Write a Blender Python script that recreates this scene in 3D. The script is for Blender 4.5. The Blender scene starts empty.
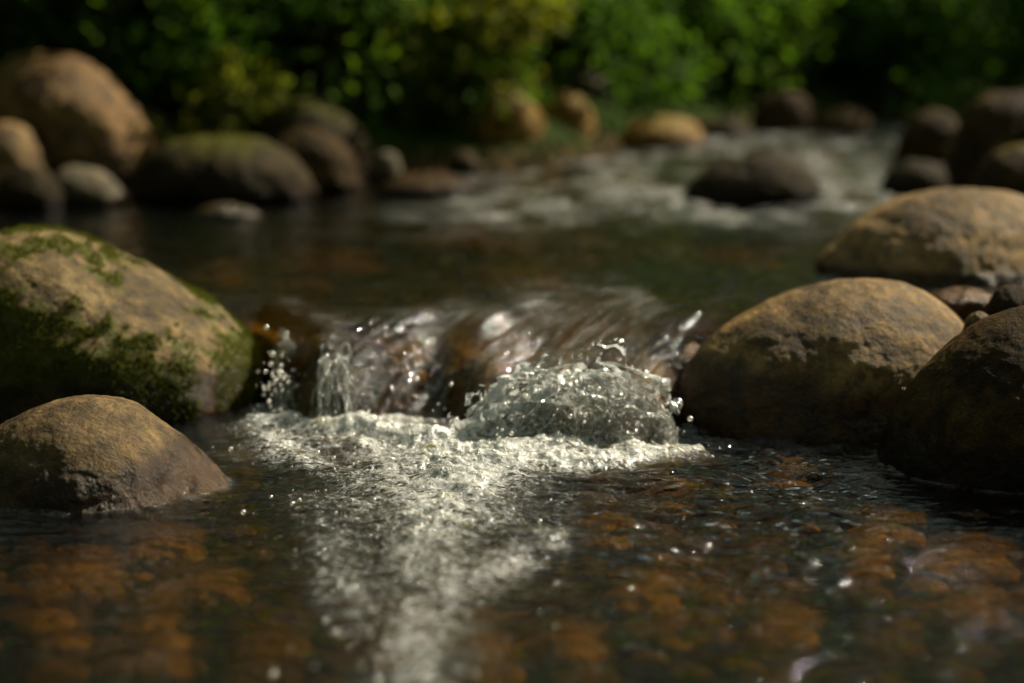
import bpy, bmesh, math, random
import numpy as np

random.seed(7)
rng = np.random.default_rng(7)
C = bpy.context.scene.collection
R = math.radians

# ------------------------------------------------------------------ camera model
H, PITCH, FPX = 0.60, R(9.16), 1991.0
def ray(px, py):
    u, v = (px-512)/FPX, (341.5-py)/FPX
    return np.array([u, math.cos(PITCH)+v*math.sin(PITCH), -math.sin(PITCH)+v*math.cos(PITCH)])
def at_z(px, py, z):
    d = ray(px, py); t = (z-H)/d[2]
    return d[0]*t, d[1]*t
def at_y(px, py, y):
    d = ray(px, py); t = y/d[1]
    return d[0]*t, H+d[2]*t

# ------------------------------------------------------------------ noise (numpy)
_perm = rng.permutation(256)
_perm = np.concatenate([_perm, _perm, _perm])
_gr = rng.normal(size=(256, 3)); _gr /= np.linalg.norm(_gr, axis=1)[:, None]
def perlin(x, y, z):
    x, y, z = np.broadcast_arrays(np.asarray(x, float), np.asarray(y, float), np.asarray(z, float))
    xi, yi, zi = np.floor(x).astype(int), np.floor(y).astype(int), np.floor(z).astype(int)
    xf, yf, zf = x-xi, y-yi, z-zi
    f = lambda t: t*t*t*(t*(t*6-15)+10)
    u, v, w = f(xf), f(yf), f(zf)
    xi &= 255; yi &= 255; zi &= 255
    def g(dx, dy, dz):
        h = _perm[_perm[_perm[(xi+dx) & 255]+((yi+dy) & 255)]+((zi+dz) & 255)]
        a = _gr[h]
        return a[..., 0]*(xf-dx)+a[..., 1]*(yf-dy)+a[..., 2]*(zf-dz)
    l = lambda a, b, t: a+(b-a)*t
    return 1.6*l(l(l(g(0,0,0), g(1,0,0), u), l(g(0,1,0), g(1,1,0), u), v),
                 l(l(g(0,0,1), g(1,0,1), u), l(g(0,1,1), g(1,1,1), u), v), w)
def fbm(x, y, z, n=4, gain=.5, lac=2.03):
    s, a, t = 0, 1, 0
    for i in range(n):
        s = s+a*perlin(x+i*17.3, y-i*9.1, z+i*4.7); t += a
        x, y, z = x*lac, y*lac, z*lac; a *= gain
    return s/t
def ridged(x, y, z, n=3, gain=.5):
    s, a, t = 0, 1, 0
    for i in range(n):
        s = s+a*(1-2*np.abs(perlin(x+i*11.7, y+i*5.3, z))); t += a
        x, y, z = x*2.1, y*2.1, z*2.1; a *= gain
    return s/t
def sstep(a, b, x):
    t = np.clip((x-a)/(b-a), 0, 1); return t*t*(3-2*t)

# ------------------------------------------------------------------ object helpers
def mesh_np(name, V, F, mat=None, parent=None, smooth=True, attrs=None):
    """V (n,3), F (m,k) with one k for all faces."""
    me = bpy.data.meshes.new(name)
    V = np.ascontiguousarray(V, dtype=np.float32); F = np.ascontiguousarray(F, dtype=np.int32)
    m, k = F.shape
    me.vertices.add(len(V)); me.vertices.foreach_set('co', V.ravel())
    me.loops.add(m*k); me.loops.foreach_set('vertex_index', F.ravel())
    me.polygons.add(m); me.polygons.foreach_set('loop_start', np.arange(0, m*k, k, dtype=np.int32))
    me.update(calc_edges=True)
    if smooth: me.polygons.foreach_set('use_smooth', np.ones(m, dtype=bool))
    for an, av in (attrs or {}).items():
        a = me.attributes.new(an, 'FLOAT', 'POINT')
        a.data.foreach_set('value', np.ascontiguousarray(av, dtype=np.float32))
    if mat: me.materials.append(mat)
    me.validate()
    o = bpy.data.objects.new(name, me); C.objects.link(o)
    if parent: o.parent = parent
    return o
def tag(o, label=None, cat=None, group=None, kind=None):
    if label: o['label'] = label
    if cat: o['category'] = cat
    if group: o['group'] = group
    if kind: o['kind'] = kind
    return o
def empty(name, loc):
    o = bpy.data.objects.new(name, None); C.objects.link(o); o.location = loc
    o.empty_display_size = .1
    return o
_ico = {}
def ico(n):
    if n not in _ico:
        bm = bmesh.new(); bmesh.ops.create_icosphere(bm, subdivisions=n, radius=1)
        _ico[n] = (np.array([v.co[:] for v in bm.verts]), np.array([[v.index for v in f.verts] for f in bm.faces]))
        bm.free()
    return _ico[n]

# ------------------------------------------------------------------ materials
class NT:
    def __init__(s, name):
        s.m = bpy.data.materials.new(name); s.m.use_nodes = True
        s.t = s.m.node_tree; s.t.nodes.clear()
        s.out = s.n('ShaderNodeOutputMaterial')
    def n(s, ty, **kw):
        nd = s.t.nodes.new(ty)
        for k, v in kw.items():
            if k.startswith('i_'):
                key = k[2:].replace('_', ' ')
                if key.isdigit(): key = int(key)
                s.set(nd.inputs[key], v)
            else: setattr(nd, k, v)
        return nd
    def set(s, inp, v):
        if isinstance(v, bpy.types.NodeSocket): s.t.links.new(v, inp)
        elif isinstance(v, bpy.types.Node): s.t.links.new(v.outputs[0], inp)
        elif isinstance(v, tuple) and len(v) == 3 and inp.type == 'RGBA': inp.default_value = (*v, 1)
        else: inp.default_value = v
    def math(s, op, a, b=0.0, clamp=False):
        nd = s.n('ShaderNodeMath', operation=op, use_clamp=clamp); s.set(nd.inputs[0], a); s.set(nd.inputs[1], b)
        return nd.outputs[0]
    def noise(s, vec, scale, detail=4, rough=.55, dist=0.0):
        nd = s.n('ShaderNodeTexNoise'); s.set(nd.inputs['Vector'], vec)
        nd.inputs['Scale'].default_value = scale; nd.inputs['Detail'].default_value = detail
        nd.inputs['Roughness'].default_value = rough; nd.inputs['Distortion'].default_value = dist
        return nd.outputs[0]
    def ramp(s, fac, *stops):
        nd = s.n('ShaderNodeValToRGB'); s.set(nd.inputs[0], fac); e = nd.color_ramp.elements
        while len(e) < len(stops): e.new(.5)
        for el, (p, c) in zip(e, stops):
            el.position = p; el.color = (*c, 1) if isinstance(c, tuple) else (c, c, c, 1)
        return nd.outputs[0]
    def mixc(s, f, a, b, mode='MIX'):
        nd = s.n('ShaderNodeMix', data_type='RGBA', blend_type=mode)
        s.set(nd.inputs[0], f); s.set(nd.inputs[6], a); s.set(nd.inputs[7], b)
        return nd.outputs[2]
    def mapr(s, v, a, b, c=0.0, d=1.0, smooth=True):
        nd = s.n('ShaderNodeMapRange', interpolation_type='SMOOTHSTEP' if smooth else 'LINEAR')
        for i, x in enumerate((v, a, b, c, d)): s.set(nd.inputs[i], x)
        return nd.outputs[0]
    def attr(s, name): return s.n('ShaderNodeAttribute', attribute_name=name).outputs['Fac']
    def bump(s, h, strength, dist, normal=None):
        nd = s.n('ShaderNodeBump'); s.set(nd.inputs['Height'], h)
        nd.inputs['Strength'].default_value = strength; nd.inputs['Distance'].default_value = dist
        if normal is not None: s.set(nd.inputs['Normal'], normal)
        return nd.outputs[0]
    def mixs(s, f, a, b):
        nd = s.n('ShaderNodeMixShader'); s.set(nd.inputs[0], f); s.set(nd.inputs[1], a); s.set(nd.inputs[2], b)
        return nd.outputs[0]
    def surf(s, sh): s.set(s.out.inputs[0], sh); return s.m

def rock_mat(name, lite, mid, dark, moss=(.05, .07, .012), speck=1.0, spec=.2):
    t = NT(name)
    oc = t.n('ShaderNodeTexCoord').outputs['Object']
    n1 = t.noise(oc, 7, 6, .6, .3); n2 = t.noise(oc, 38, 8, .65); n3 = t.noise(oc, 230, 4, .7)
    f = t.math('ADD', t.math('MULTIPLY', n1, .55), t.math('MULTIPLY', n2, .45))
    col = t.ramp(f, (.40, dark), (.5, mid), (.60, lite))
    sp = t.ramp(n3, (.32, 0.22), (.46, .9), (.6, 1.0), (.72, 1.7))
    col = t.mixc(.75*speck, col, sp, 'MULTIPLY')
    # fine dark pits and pale flecks of mica
    vo = t.n('ShaderNodeTexVoronoi'); t.set(vo.inputs['Vector'], oc); vo.inputs['Scale'].default_value = 150
    fleck = t.mapr(vo.outputs['Distance'], .1, .28, 1.0, 0.0)
    sel = t.mapr(t.noise(oc, 60, 2), .52, .62)
    col = t.mixc(t.math('MULTIPLY', t.math('MULTIPLY', fleck, sel), .45), col, (min(1, lite[0]*1.7), min(1, lite[1]*1.75), min(1, lite[2]*1.8)))
    stain = t.mapr(t.noise(oc, 15, 7, .75, .6), .50, .62)
    col = t.mixc(t.math('MULTIPLY', stain, .72), col, (dark[0]*.6, dark[1]*.6, dark[2]*.55))
    # moss
    mo = t.attr('moss')
    mn = t.math('ADD', mo, t.math('MULTIPLY', t.math('SUBTRACT', t.noise(oc, 45, 6, .7), .5), 1.5))
    mf = t.mapr(mn, .45, .62)
    mcol = t.mixc(t.noise(oc, 120, 3), (moss[0]*.5, moss[1]*.5, moss[2]*.5), (moss[0]*1.6, moss[1]*1.5, moss[2]*1.2))
    col = t.mixc(mf, col, mcol)
    # wet band; on the smooth tan boulder it also carries painted shade
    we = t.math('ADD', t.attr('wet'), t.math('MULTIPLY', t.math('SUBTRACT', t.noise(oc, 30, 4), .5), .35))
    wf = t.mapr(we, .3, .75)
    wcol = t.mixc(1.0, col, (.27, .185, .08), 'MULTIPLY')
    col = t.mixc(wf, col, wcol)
    col = t.mixc(1.0, col, (1.0, .93, .74), 'MULTIPLY')
    rough = t.math('SUBTRACT', t.mapr(n2, .3, .7, .50, .72), t.math('MULTIPLY', wf, .42))
    b = t.bump(t.math('ADD', t.math('MULTIPLY', n2, 1.0), t.math('MULTIPLY', n3, .45)), .75, .008)
    b = t.bump(vo.outputs['Distance'], .25, .0015, b)
    p = t.n('ShaderNodeBsdfPrincipled'); t.set(p.inputs['Base Color'], col); t.set(p.inputs['Roughness'], rough); t.set(p.inputs['Normal'], b)
    t.set(p.inputs['Specular IOR Level'], t.math('ADD', spec, t.math('MULTIPLY', wf, .06)))
    return t.surf(p.outputs[0])

M_tan = rock_mat('tan_river_rock', (.37, .24, .108), (0.19, 0.125, 0.058), (0.055, 0.034, 0.014))
M_grey = rock_mat('brown_grey_rock', (0.24, 0.168, 0.088), (0.13, 0.088, 0.044), (0.042, 0.028, 0.013))
M_pale = rock_mat('pale_mossy_rock', (0.27, 0.20, 0.105), (0.13, 0.092, 0.044), (0.036, 0.026, 0.011), (.070, .078, .010))
M_warm = rock_mat('warm_brown_rock', (0.30, 0.18, 0.07), (0.15, 0.085, 0.03), (0.035, 0.02, 0.008), (.09, .08, .012))
M_ochre = rock_mat('ochre_lichen_rock', (0.42, 0.25, 0.045), (0.28, 0.15, 0.024), (0.11, 0.06, 0.012), (.16, .12, .012))
M_slate = rock_mat('grey_river_rock', (0.17, 0.145, 0.1), (0.1, 0.085, 0.058), (0.04, 0.033, 0.022))
M_dark = rock_mat('dark_wet_rock', (.050, .038, .020), (.030, .022, .011), (.013, .010, .005), (.045, .048, .007), spec=.06)
M_umber = rock_mat('umber_rock', (.10, .060, .024), (.050, .031, .012), (.018, .012, .005), (.10, .085, .012), spec=.06)
M_bed = rock_mat('orange_bed_stone', (.56, .35, .075), (.33, .195, .038), (.09, .052, .012), speck=.9)
M_bed_dull = rock_mat('brown_bed_stone', (.24, .15, .055), (.15, .09, .032), (.06, .035, .013), speck=.9)

def ground_mat():
    t = NT('stream_bed_and_bank_soil')
    oc = t.n('ShaderNodeTexCoord').outputs['Object']
    ns = t.n('ShaderNodeTexNoise', i_Scale=9.0, i_Detail=4.0); t.set(ns.inputs['Vector'], oc)
    wv = t.mixc(.22, oc, ns.outputs['Color'], 'ADD')
    vo = t.n('ShaderNodeTexVoronoi'); t.set(vo.inputs['Vector'], wv); vo.inputs['Scale'].default_value = 13
    vd = t.n('ShaderNodeTexVoronoi', feature='DISTANCE_TO_EDGE'); t.set(vd.inputs['Vector'], wv); vd.inputs['Scale'].default_value = 13
    stone = t.ramp(t.n('ShaderNodeSeparateColor', i_0=vo.outputs['Color']).outputs[0], (0, (.05, .034, .012)), (.45, (.15, .082, .024)), (.75, (.09, .055, .02)), (1, (.30, .14, .036)))
    stone = t.mixc(.7, stone, t.ramp(t.noise(oc, 60, 5, .7), (.3, .35), (.7, 1.3)), 'MULTIPLY')
    bed = t.mixc(t.mapr(vd.outputs['Distance'], 0, .30), (.018, .013, .006), stone)
    bank = t.ramp(t.noise(oc, 9, 7, .7), (.3, (.012, .022, .004)), (.5, (.025, .045, .007)), (.7, (.04, .075, .010)))
    sill = t.ramp(t.noise(oc, 34, 6, .7, .5), (.3, (.05, .028, .010)), (.5, (.22, .115, .034)), (.68, (.36, .20, .06)))
    bed = t.mixc(t.attr('ledge'), bed, sill)
    col = t.mixc(t.attr('bank'), bed, bank)
    h = t.math('ADD', t.mapr(vd.outputs['Distance'], 0, .25), t.noise(oc, 50, 5))
    p = t.n('ShaderNodeBsdfPrincipled'); t.set(p.inputs['Base Color'], col); p.inputs['Roughness'].default_value = .9; p.inputs['Specular IOR Level'].default_value = .08
    t.set(p.inputs['Normal'], t.bump(h, .6, .02))
    return t.surf(p.outputs[0])

def foam_shader(t, oc, nrm_extra=None):
    n = t.noise(oc, 190, 3, .6, .8)
    n2 = t.noise(oc, 70, 4, .6, 1.0)
    b = t.bump(t.math('ADD', t.math('MULTIPLY', n, .5), n2), .8, .008)
    d = t.n('ShaderNodeBsdfDiffuse'); t.set(d.inputs[0], (.76, .77, .76)); t.set(d.inputs['Normal'], b)
    tr = t.n('ShaderNodeBsdfTranslucent'); t.set(tr.inputs[0], (.88, .90, .88)); t.set(tr.inputs['Normal'], b)
    g = t.n('ShaderNodeBsdfGlossy'); t.set(g.inputs[0], (1, 1, 1)); g.inputs['Roughness'].default_value = .10; t.set(g.inputs['Normal'], b)
    return t.mixs(.26, t.mixs(.42, d.outputs[0], tr.outputs[0]), g.outputs[0])

def water_mat():
    t = NT('stream_water')
    oc = t.n('ShaderNodeTexCoord').outputs['Object']
    foam = t.attr('foam'); chop = t.attr('chop')
    mp = t.n('ShaderNodeMapping'); t.set(mp.inputs[0], oc); mp.inputs['Scale'].default_value = (.6, 1.6, 1); mp.inputs['Rotation'].default_value = (0, 0, R(-12))
    n1 = t.noise(mp.outputs[0], 30, 3, .5, .5); n2 = t.noise(mp.outputs[0], 85, 3, .5, .6); n3 = t.noise(oc, 300, 3, .6, .4)
    h = t.math('ADD', t.math('MULTIPLY', n1, .9), t.math('MULTIPLY', n2, .35))
    h = t.math('ADD', h, t.math('MULTIPLY', n3, t.math('MULTIPLY', foam, .35)))
    h = t.math('MULTIPLY', h, chop)
    b = t.bump(h, 1.0, .015)
    fr = t.n('ShaderNodeFresnel'); fr.inputs[0].default_value = 1.33; t.set(fr.inputs['Normal'], b)
    g = t.n('ShaderNodeBsdfGlossy'); t.set(g.inputs[0], (1, 1, 1)); g.inputs['Roughness'].default_value = .045; t.set(g.inputs['Normal'], b)
    dp = t.attr('depth')      # tea coloured stream water takes up more light where it is deeper
    tint = t.n('ShaderNodeCombineColor')
    for i, k in enumerate((1.7, 2.7, 10.0)): t.set(tint.inputs[i], t.math('POWER', math.exp(-k), dp))
    tp = t.n('ShaderNodeBsdfTransparent'); t.set(tp.inputs[0], tint.outputs[0])
    rf = t.n('ShaderNodeBsdfRefraction'); t.set(rf.inputs[0], tint.outputs[0]); rf.inputs['IOR'].default_value = 1.2; rf.inputs['Roughness'].default_value = .02; t.set(rf.inputs['Normal'], b)
    w = t.mixs(fr.outputs[0], t.mixs(.45, tp.outputs[0], rf.outputs[0]), g.outputs[0])
    # foam: torn lace of bubbles
    f1 = t.noise(oc, 42, 6, .72, 1.2); f2 = t.noise(oc, 150, 4, .7, .8)
    f3 = t.noise(mp.outputs[0], 55, 3, .55, 2.2)
    lace = t.math('MULTIPLY', t.math('ABSOLUTE', t.math('SUBTRACT', f3, .5)), 2.2)     # thin at the mesh of the lace
    nn = t.math('ADD', t.math('ADD', t.math('MULTIPLY', f1, .45), t.math('MULTIPLY', f2, .28)), t.math('MULTIPLY', lace, .45))
    ff = t.math('SUBTRACT', foam, t.math('MULTIPLY', t.math('SUBTRACT', nn, .315), 3.0))
    ff = t.mapr(ff, -.12, .55, 0.0, .90)
    ff = t.math('MULTIPLY', ff, t.mapr(foam, .02, .2))
    veil = t.math('MULTIPLY', t.attr('veil'), t.mapr(t.noise(oc, 130, 4, .7, .5), .3, .7, .35, 1.0))
    ff = t.math('MAXIMUM', ff, veil)
    return t.surf(t.mixs(ff, w, foam_shader(t, oc)))

def splash_mat():
    t = NT('splashing_water')
    oc = t.n('ShaderNodeTexCoord').outputs['Object']
    n = t.noise(oc, 120, 4, .65, .8); b = t.bump(n, .8, .008)
    fr = t.n('ShaderNodeFresnel'); fr.inputs[0].default_value = 1.33; t.set(fr.inputs['Normal'], b)
    g = t.n('ShaderNodeBsdfGlossy'); g.inputs['Roughness'].default_value = .08; t.set(g.inputs[0], (1, 1, 1)); t.set(g.inputs['Normal'], b)
    tp = t.n('ShaderNodeBsdfTransparent'); t.set(tp.inputs[0], (.93, .92, .88))
    w = t.mixs(t.math('ADD', fr.outputs[0], .06, True), tp.outputs[0], g.outputs[0])
    f = t.mapr(t.math('ADD', t.attr('foam'), t.math('MULTIPLY', t.math('SUBTRACT', t.noise(oc, 48, 5, .7, 1.0), .5), 1.5)), .42, .85)
    return t.surf(t.mixs(f, w, foam_shader(t, oc)))
def drop_mat():
    t = NT('water_droplets')
    fr = t.n('ShaderNodeFresnel'); fr.inputs[0].default_value = 1.5
    g = t.n('ShaderNodeBsdfGlossy'); g.inputs['Roughness'].default_value = .2; t.set(g.inputs[0], (1, .98, .93))
    d = t.n('ShaderNodeBsdfTranslucent'); t.set(d.inputs[0], (.85, .83, .78))
    tp = t.n('ShaderNodeBsdfTransparent')
    return t.surf(t.mixs(.45, t.mixs(.45, tp.outputs[0], d.outputs[0]), g.outputs[0]))
def leaf_mat(name, a, b, tr):
    t = NT(name)
    r = t.n('ShaderNodeNewGeometry').outputs['Random Per Island']
    col = t.mixc(r, a, b)
    d = t.n('ShaderNodeBsdfPrincipled'); t.set(d.inputs['Base Color'], col); d.inputs['Roughness'].default_value = .75; d.inputs['Specular IOR Level'].default_value = .15
    tl = t.n('ShaderNodeBsdfTranslucent'); t.set(tl.inputs[0], t.mixc(.5, col, tr))
    return t.surf(t.mixs(.5, d.outputs[0], tl.outputs[0]))
def plain_mat(name, a, b, sc, rough=.8):
    t = NT(name); oc = t.n('ShaderNodeTexCoord').outputs['Object']
    p = t.n('ShaderNodeBsdfPrincipled'); n = t.noise(oc, sc, 6, .7)
    t.set(p.inputs['Base Color'], t.mixc(n, a, b)); p.inputs['Roughness'].default_value = rough
    t.set(p.inputs['Normal'], t.bump(n, .5, .01))
    return t.surf(p.outputs[0])
M_ground, M_water, M_splash, M_drop = ground_mat(), water_mat(), splash_mat(), drop_mat()
M_leaf_dark = leaf_mat('deep_green_leaf', (.040, .095, .007), (.07, .14, .010), (.15, .32, .010))
M_leaf_mid = leaf_mat('mid_green_leaf', (.050, .12, .008), (.095, .17, .012), (.22, .38, .012))
M_leaf_sunlit = leaf_mat('yellow_green_leaf', (.09, .12, .008), (.15, .16, .012), (.38, .40, .015))  # paler leaf colour stands in for sunlit patches of foliage
M_bark = plain_mat('shrub_bark', (.03, .02, .012), (.08, .055, .03), 30)
M_moss = leaf_mat('moss_strands', (.035, .05, .006), (.10, .11, .012), (.14, .15, .012))

# ------------------------------------------------------------------ stream levels
DROP = 0.14
def lip_y(x):      # where the water starts to fall
    return 3.085 + .10*sstep(-.16, .12, x)*sstep(.27, .2, x) + .02*np.sin(x*9+1) + .075*np.exp(-((x+.105)/.045)**2) - .03*np.exp(-((x+.25)/.07)**2) + .22*sstep(-.27, -.43, x) + .015*np.sin(x*23) + .03*sstep(.2, .26, x)
def fall_w(x):     # how far forward the fall reaches
    return .125+.29*sstep(-.20, .12, x)*sstep(.275, .20, x)
def up_level(x, y):
    return DROP + .10*sstep(4.3, 7.0, y)
def level(x, y):
    t = np.clip((lip_y(x)-y)/fall_w(x), -1, 1)
    tt = np.clip((t+.25)/1.25, 0, 1)
    f = tt**1.9
    return up_level(x, y)*(1-f)
def at_water(px, py):
    d = ray(px, py)
    for t in np.arange(1.2, 14, .004):
        p = np.array([0, 0, H])+d*t
        if p[2] <= float(level(np.float64(p[0]), np.float64(p[1]))): break
    return p
def back_y(x):
    return np.interp(x, [-20, -3, -1.2, -.4, .1, .6, 1.3, 2.2, 20], [4.6, 4.9, 5.35, 5.6, 5.75, 6.4, 7.2, 8.0, 9.5])
def inside(x, y):   # distance inside the stream (negative on the banks)
    right = np.interp(y, [0, 2.4, 3.2, 4, 5, 6.2, 7.5, 10], [1.6, 1.1, .95, 1.02, 1.25, 1.8, 3.5, 8])
    left = np.interp(y, [0, 3, 5, 6], [-1.7, -1.35, -1.7, -2.6])
    return np.minimum(np.minimum(back_y(x)-y, (right-x)*.8), x-left)
def bed(x, y):
    d = inside(x, y)
    L = level(x, y)
    dep = (.11+.09*sstep(.05, .5, y-lip_y(x))*sstep(5.2, 4.4, y))*sstep(0, .3, d)
    lipd = np.exp(-((y-(lip_y(x)-.45*fall_w(x)))/(.09+.42*fall_w(x)))**2)
    dep = np.minimum(dep, .11)*(1-.74*lipd)+np.maximum(dep-.11, 0)*(1-lipd)
    up = np.where(d < 0, -d, 0)
    z = L - dep + .03*sstep(.05, -.1, d) + up*(.30+.10*np.minimum(up, 4))  # banks climb on, unseen, into a hill added to block the low sky
    z = np.minimum(z, L+11)
    z = z + .035*fbm(x*3, y*3, 0.0, 4)*sstep(-.05, .4, np.abs(d)+.2) + .12*fbm(x*.9, y*.9, 3.0, 3)*sstep(0, 1.2, up)
    return z

# ------------------------------------------------------------------ ground sheet
def axis(pts):
    out = [pts[0][0]]
    for (a, st), (b, _) in zip(pts[:-1], pts[1:]):
        n = max(1, int(round((b-a)/st))); out += list(a+(b-a)*np.arange(1, n+1)/n)
    return np.array(out)
def sheet(name, xs, ys, zf, mat, attrs):
    X, Y = np.meshgrid(xs, ys); Z = zf(X, Y)
    nx, ny = len(xs), len(ys)
    i = np.arange((ny-1)*nx).reshape(ny-1, nx)[:, :-1].ravel()
    F = np.stack([i, i+1, i+nx+1, i+nx], 1)
    return mesh_np(name, np.stack([X.ravel(), Y.ravel(), Z.ravel()], 1), F, mat, attrs={k: v(X, Y).ravel() for k, v in attrs.items()})
gx = axis([(-40, 4), (-8, .5), (-3, .06), (-1.3, .02), (1.3, .06), (3, .5), (8, 4), (40, 1)])
gy = axis([(-30, 4), (-2, .4), (1, .02), (2.7, .01), (3.2, .02), (3.6, .04), (8, .25), (14, 4), (60, 1)])
tag(sheet('ground', gx, gy, bed, M_ground, {'ledge': lambda X, Y: sstep(-1.6, -.6, (lip_y(X)-Y)/fall_w(X))*sstep(1.3, 1.0, (lip_y(X)-Y)/fall_w(X)), 'bank': lambda X, Y: sstep(.04, -.12, inside(X, Y)+.1*fbm(X*5, Y*5, 1.0, 3))}), kind='structure')

# ------------------------------------------------------------------ water
def pxline(pts):   # a foam trail across the lower pool: world points, half width, strength
    return [(*at_z(px, py, 0.0), w, s) for px, py, w, s in pts]
TRAILS = [
    pxline([(560, 452, .10, 1.0), (500, 462, .11, 1.0), (462, 490, .11, .85), (440, 525, .10, .66), (425, 565, .08, .44), (418, 610, .05, .42), (405, 660, .05, .36), (395, 720, .05, .22)]),
    pxline([(265, 422, .05, .9), (330, 428, .07, 1.0), (400, 440, .08, 1.0), (460, 460, .08, 1.0)]),
    pxline([(265, 440, .05, .6), (300, 462, .06, .6), (345, 480, .06, .55), (400, 500, .06, .6)]),
    pxline([(560, 500, .05, .25), (535, 545, .05, .38), (490, 580, .05, .42), (440, 615, .05, .42), (410, 650, .05, .35)]),
    pxline([(310, 490, .05, .25), (330, 540, .05, .32), (345, 590, .05, .32), (365, 630, .04, .3)]),
    pxline([(520, 468, .07, .9), (600, 466, .055, .95), (660, 460, .045, .85), (700, 456, .022, .6)]),
]
def trail_field(X, Y):
    wx_ = .030*fbm(X*8, Y*8, 21.0, 3); wy_ = .045*fbm(X*7, Y*7, 27.0, 3)
    X = X+wx_; Y = Y+wy_
    # the whole churned fan below the fall
    u = (3.0-Y)/1.15
    cx = np.interp(u, [0, .08, .25, .44, .69, .93, 1.2], [-.22, -.20, -.12, -.10, -.085, -.09, -.10])
    hw = np.interp(u, [0, .08, .25, .44, .69, .93, 1.2], [.20, .22, .26, .18, .125, .075, .065])
    fan = np.clip(1.25-np.abs(X-cx)/hw, 0, 1)*np.interp(u, [-.02, .05, .4, .8, 1.2], [0, 1, .84, .56, .28])
    sw = ridged(X*9+Y*3, Y*5, 31.0, 3)
    fan = np.clip(fan+.55*fbm(X*6, Y*5, 33.0, 3)*sstep(0, .5, fan), 0, 1)
    F = fan*(.40+.40*sw)
    holes = 0
    for px, py, wx_h, wy_h, k in ((330, 486, .06, .09, .6), (425, 592, .05, .05, .25), (262, 478, .06, .10, .7), (520, 500, .05, .06, .4), (560, 520, .05, .1, .5)):
        hx, hy = at_z(px, py, 0.0); holes = holes+k*np.exp(-((X-hx)/wx_h)**2-((Y-hy)/wy_h)**2)
    keepf = 1-np.clip(holes, 0, .9)
    F = F*keepf
    for tr in TRAILS:
        for (x0, y0, w0, s0), (x1, y1, w1, s1) in zip(tr[:-1], tr[1:]):
            dx, dy = x1-x0, y1-y0
            t = np.clip(((X-x0)*dx+(Y-y0)*dy)/(dx*dx+dy*dy), 0, 1)
            d = np.hypot(X-x0-t*dx, Y-y0-t*dy)
            w = w0+(w1-w0)*t; s = s0+(s1-s0)*t
            F = np.maximum(F, (.35+.65*keepf)*s*np.exp(-(d/w)**2*1.4))
    return F
def rapids(X, Y):
    # broken water across the far riffle
    m = sstep(4.15, 4.8, Y+.25*fbm(X*2.2, Y*2.2, 8.0, 2))*sstep(-.32, .15, X+.18*(5.4-Y))*sstep(-.02, .25, inside(X, Y))
    return m
LEDGE = [(-.235, 3.02, .085, .07, .050), (-.02, 2.95, .10, .10, .045)]     # humps where the water slides over ledge stones
FEET = []     # (cx, cy, angles, radii): where boulders break the lower pool
def foot_of(ob):
    n = len(ob.data.vertices); co = np.empty(n*3, np.float32); ob.data.vertices.foreach_get('co', co); co = co.reshape(-1, 3)
    k = np.abs(co[:, 2]+ob.location[2]-.002) < .006
    a = np.arctan2(co[k, 1], co[k, 0]); r = np.hypot(co[k, 0], co[k, 1]); o = np.argsort(a); a, r = a[o], r[o]
    g = np.linspace(-math.pi, math.pi, 181); rr = np.interp(g, np.r_[a-2*math.pi, a, a+2*math.pi], np.r_[r, r, r])
    FEET.append((ob.location[0], ob.location[1], g, rr))
def meniscus(X, Y):
    M = np.zeros_like(X)
    for cx, cy, g, rr in FEET:
        a = np.arctan2(Y-cy, X-cx); M = np.maximum(M, np.exp(-np.clip(np.hypot(X-cx, Y-cy)-np.interp(a, g, rr), 0, 1)/.007))
    return M
def water_z(X, Y):
    L = level(X, Y)
    t = (lip_y(X)-Y)/fall_w(X)
    fall = sstep(-.9, -.1, t)*sstep(1.15, .85, t)
    # streaks drawn out along the current, which slides down to the left
    ca, sa = math.cos(R(32)), math.sin(R(32))
    A = X*ca - Y*sa; B = X*sa + Y*ca
    wob = .02*fbm(X*6, Y*6, 2.0, 2)
    st = fbm((A+wob)*30, B*4, 0.5, 2, .5)*.0075 + fbm((A+wob)*75, B*6, 2.0, 2, .5)*.0022
    big = fbm(A*11, B*3.5, 7.0, 2)*.030 - .022*np.exp(-((A+.02-((B-2.4)*.0))/.05)**2)*0
    z = L + fall*(st+big*sstep(-.5, .2, t))
    lower = sstep(.95, 1.2, t)
    upper = sstep(-.2, -1.2, t)
    F = trail_field(X, Y)*lower
    # lower pool: small wavelets fanning out from the plunge
    th = .35*fbm(X*3, Y*3, 5.0, 2)
    wv = fbm((X*.55+th*.2)*26, (Y+th*.1)*44, 1.0, 3)*.0075 + fbm(X*7, Y*10, 2.0, 2)*.009
    wv = wv*(1+.8*sstep(.0, .12, X)*sstep(.55, .40, X)*sstep(1.9, 2.3, Y))
    calm = 1-.75*sstep(.40, .56, X)*sstep(2.2, 2.45, Y)
    z = z + lower*wv*(1-.4*F)*calm*(1-.55*sstep(-.2, -.45, X))
    boil = ridged(X*9+Y*3, Y*9, 3.0, 4, .55)*.022 + fbm(X*34, Y*38, 6.0, 3)*.009+fbm(X*90, Y*90, 9.0, 2)*.0035
    z = z + lower*F*(boil+.010*np.exp(-((Y-2.72)/.22)**2)+.004)
    # upper pool: long low swells
    z = z + upper*(fbm(X*5, Y*9, 11.0, 3)*.005 + fbm(X*15, Y*30, 12.0, 3)*.0042 + fbm(X*20, Y*44, 13.0, 2)*.0050*sstep(-.3, .25, X)*sstep(4.2, 3.5, Y))
    z = z + lower*.004*meniscus(X, Y)
    m = rapids(X, Y)
    z = z + m*(ridged(X*3.2, Y*4.5, 15.0, 3)*.026 + fbm(X*8, Y*16, 3.0, 3)*.020)
    return z
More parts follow.
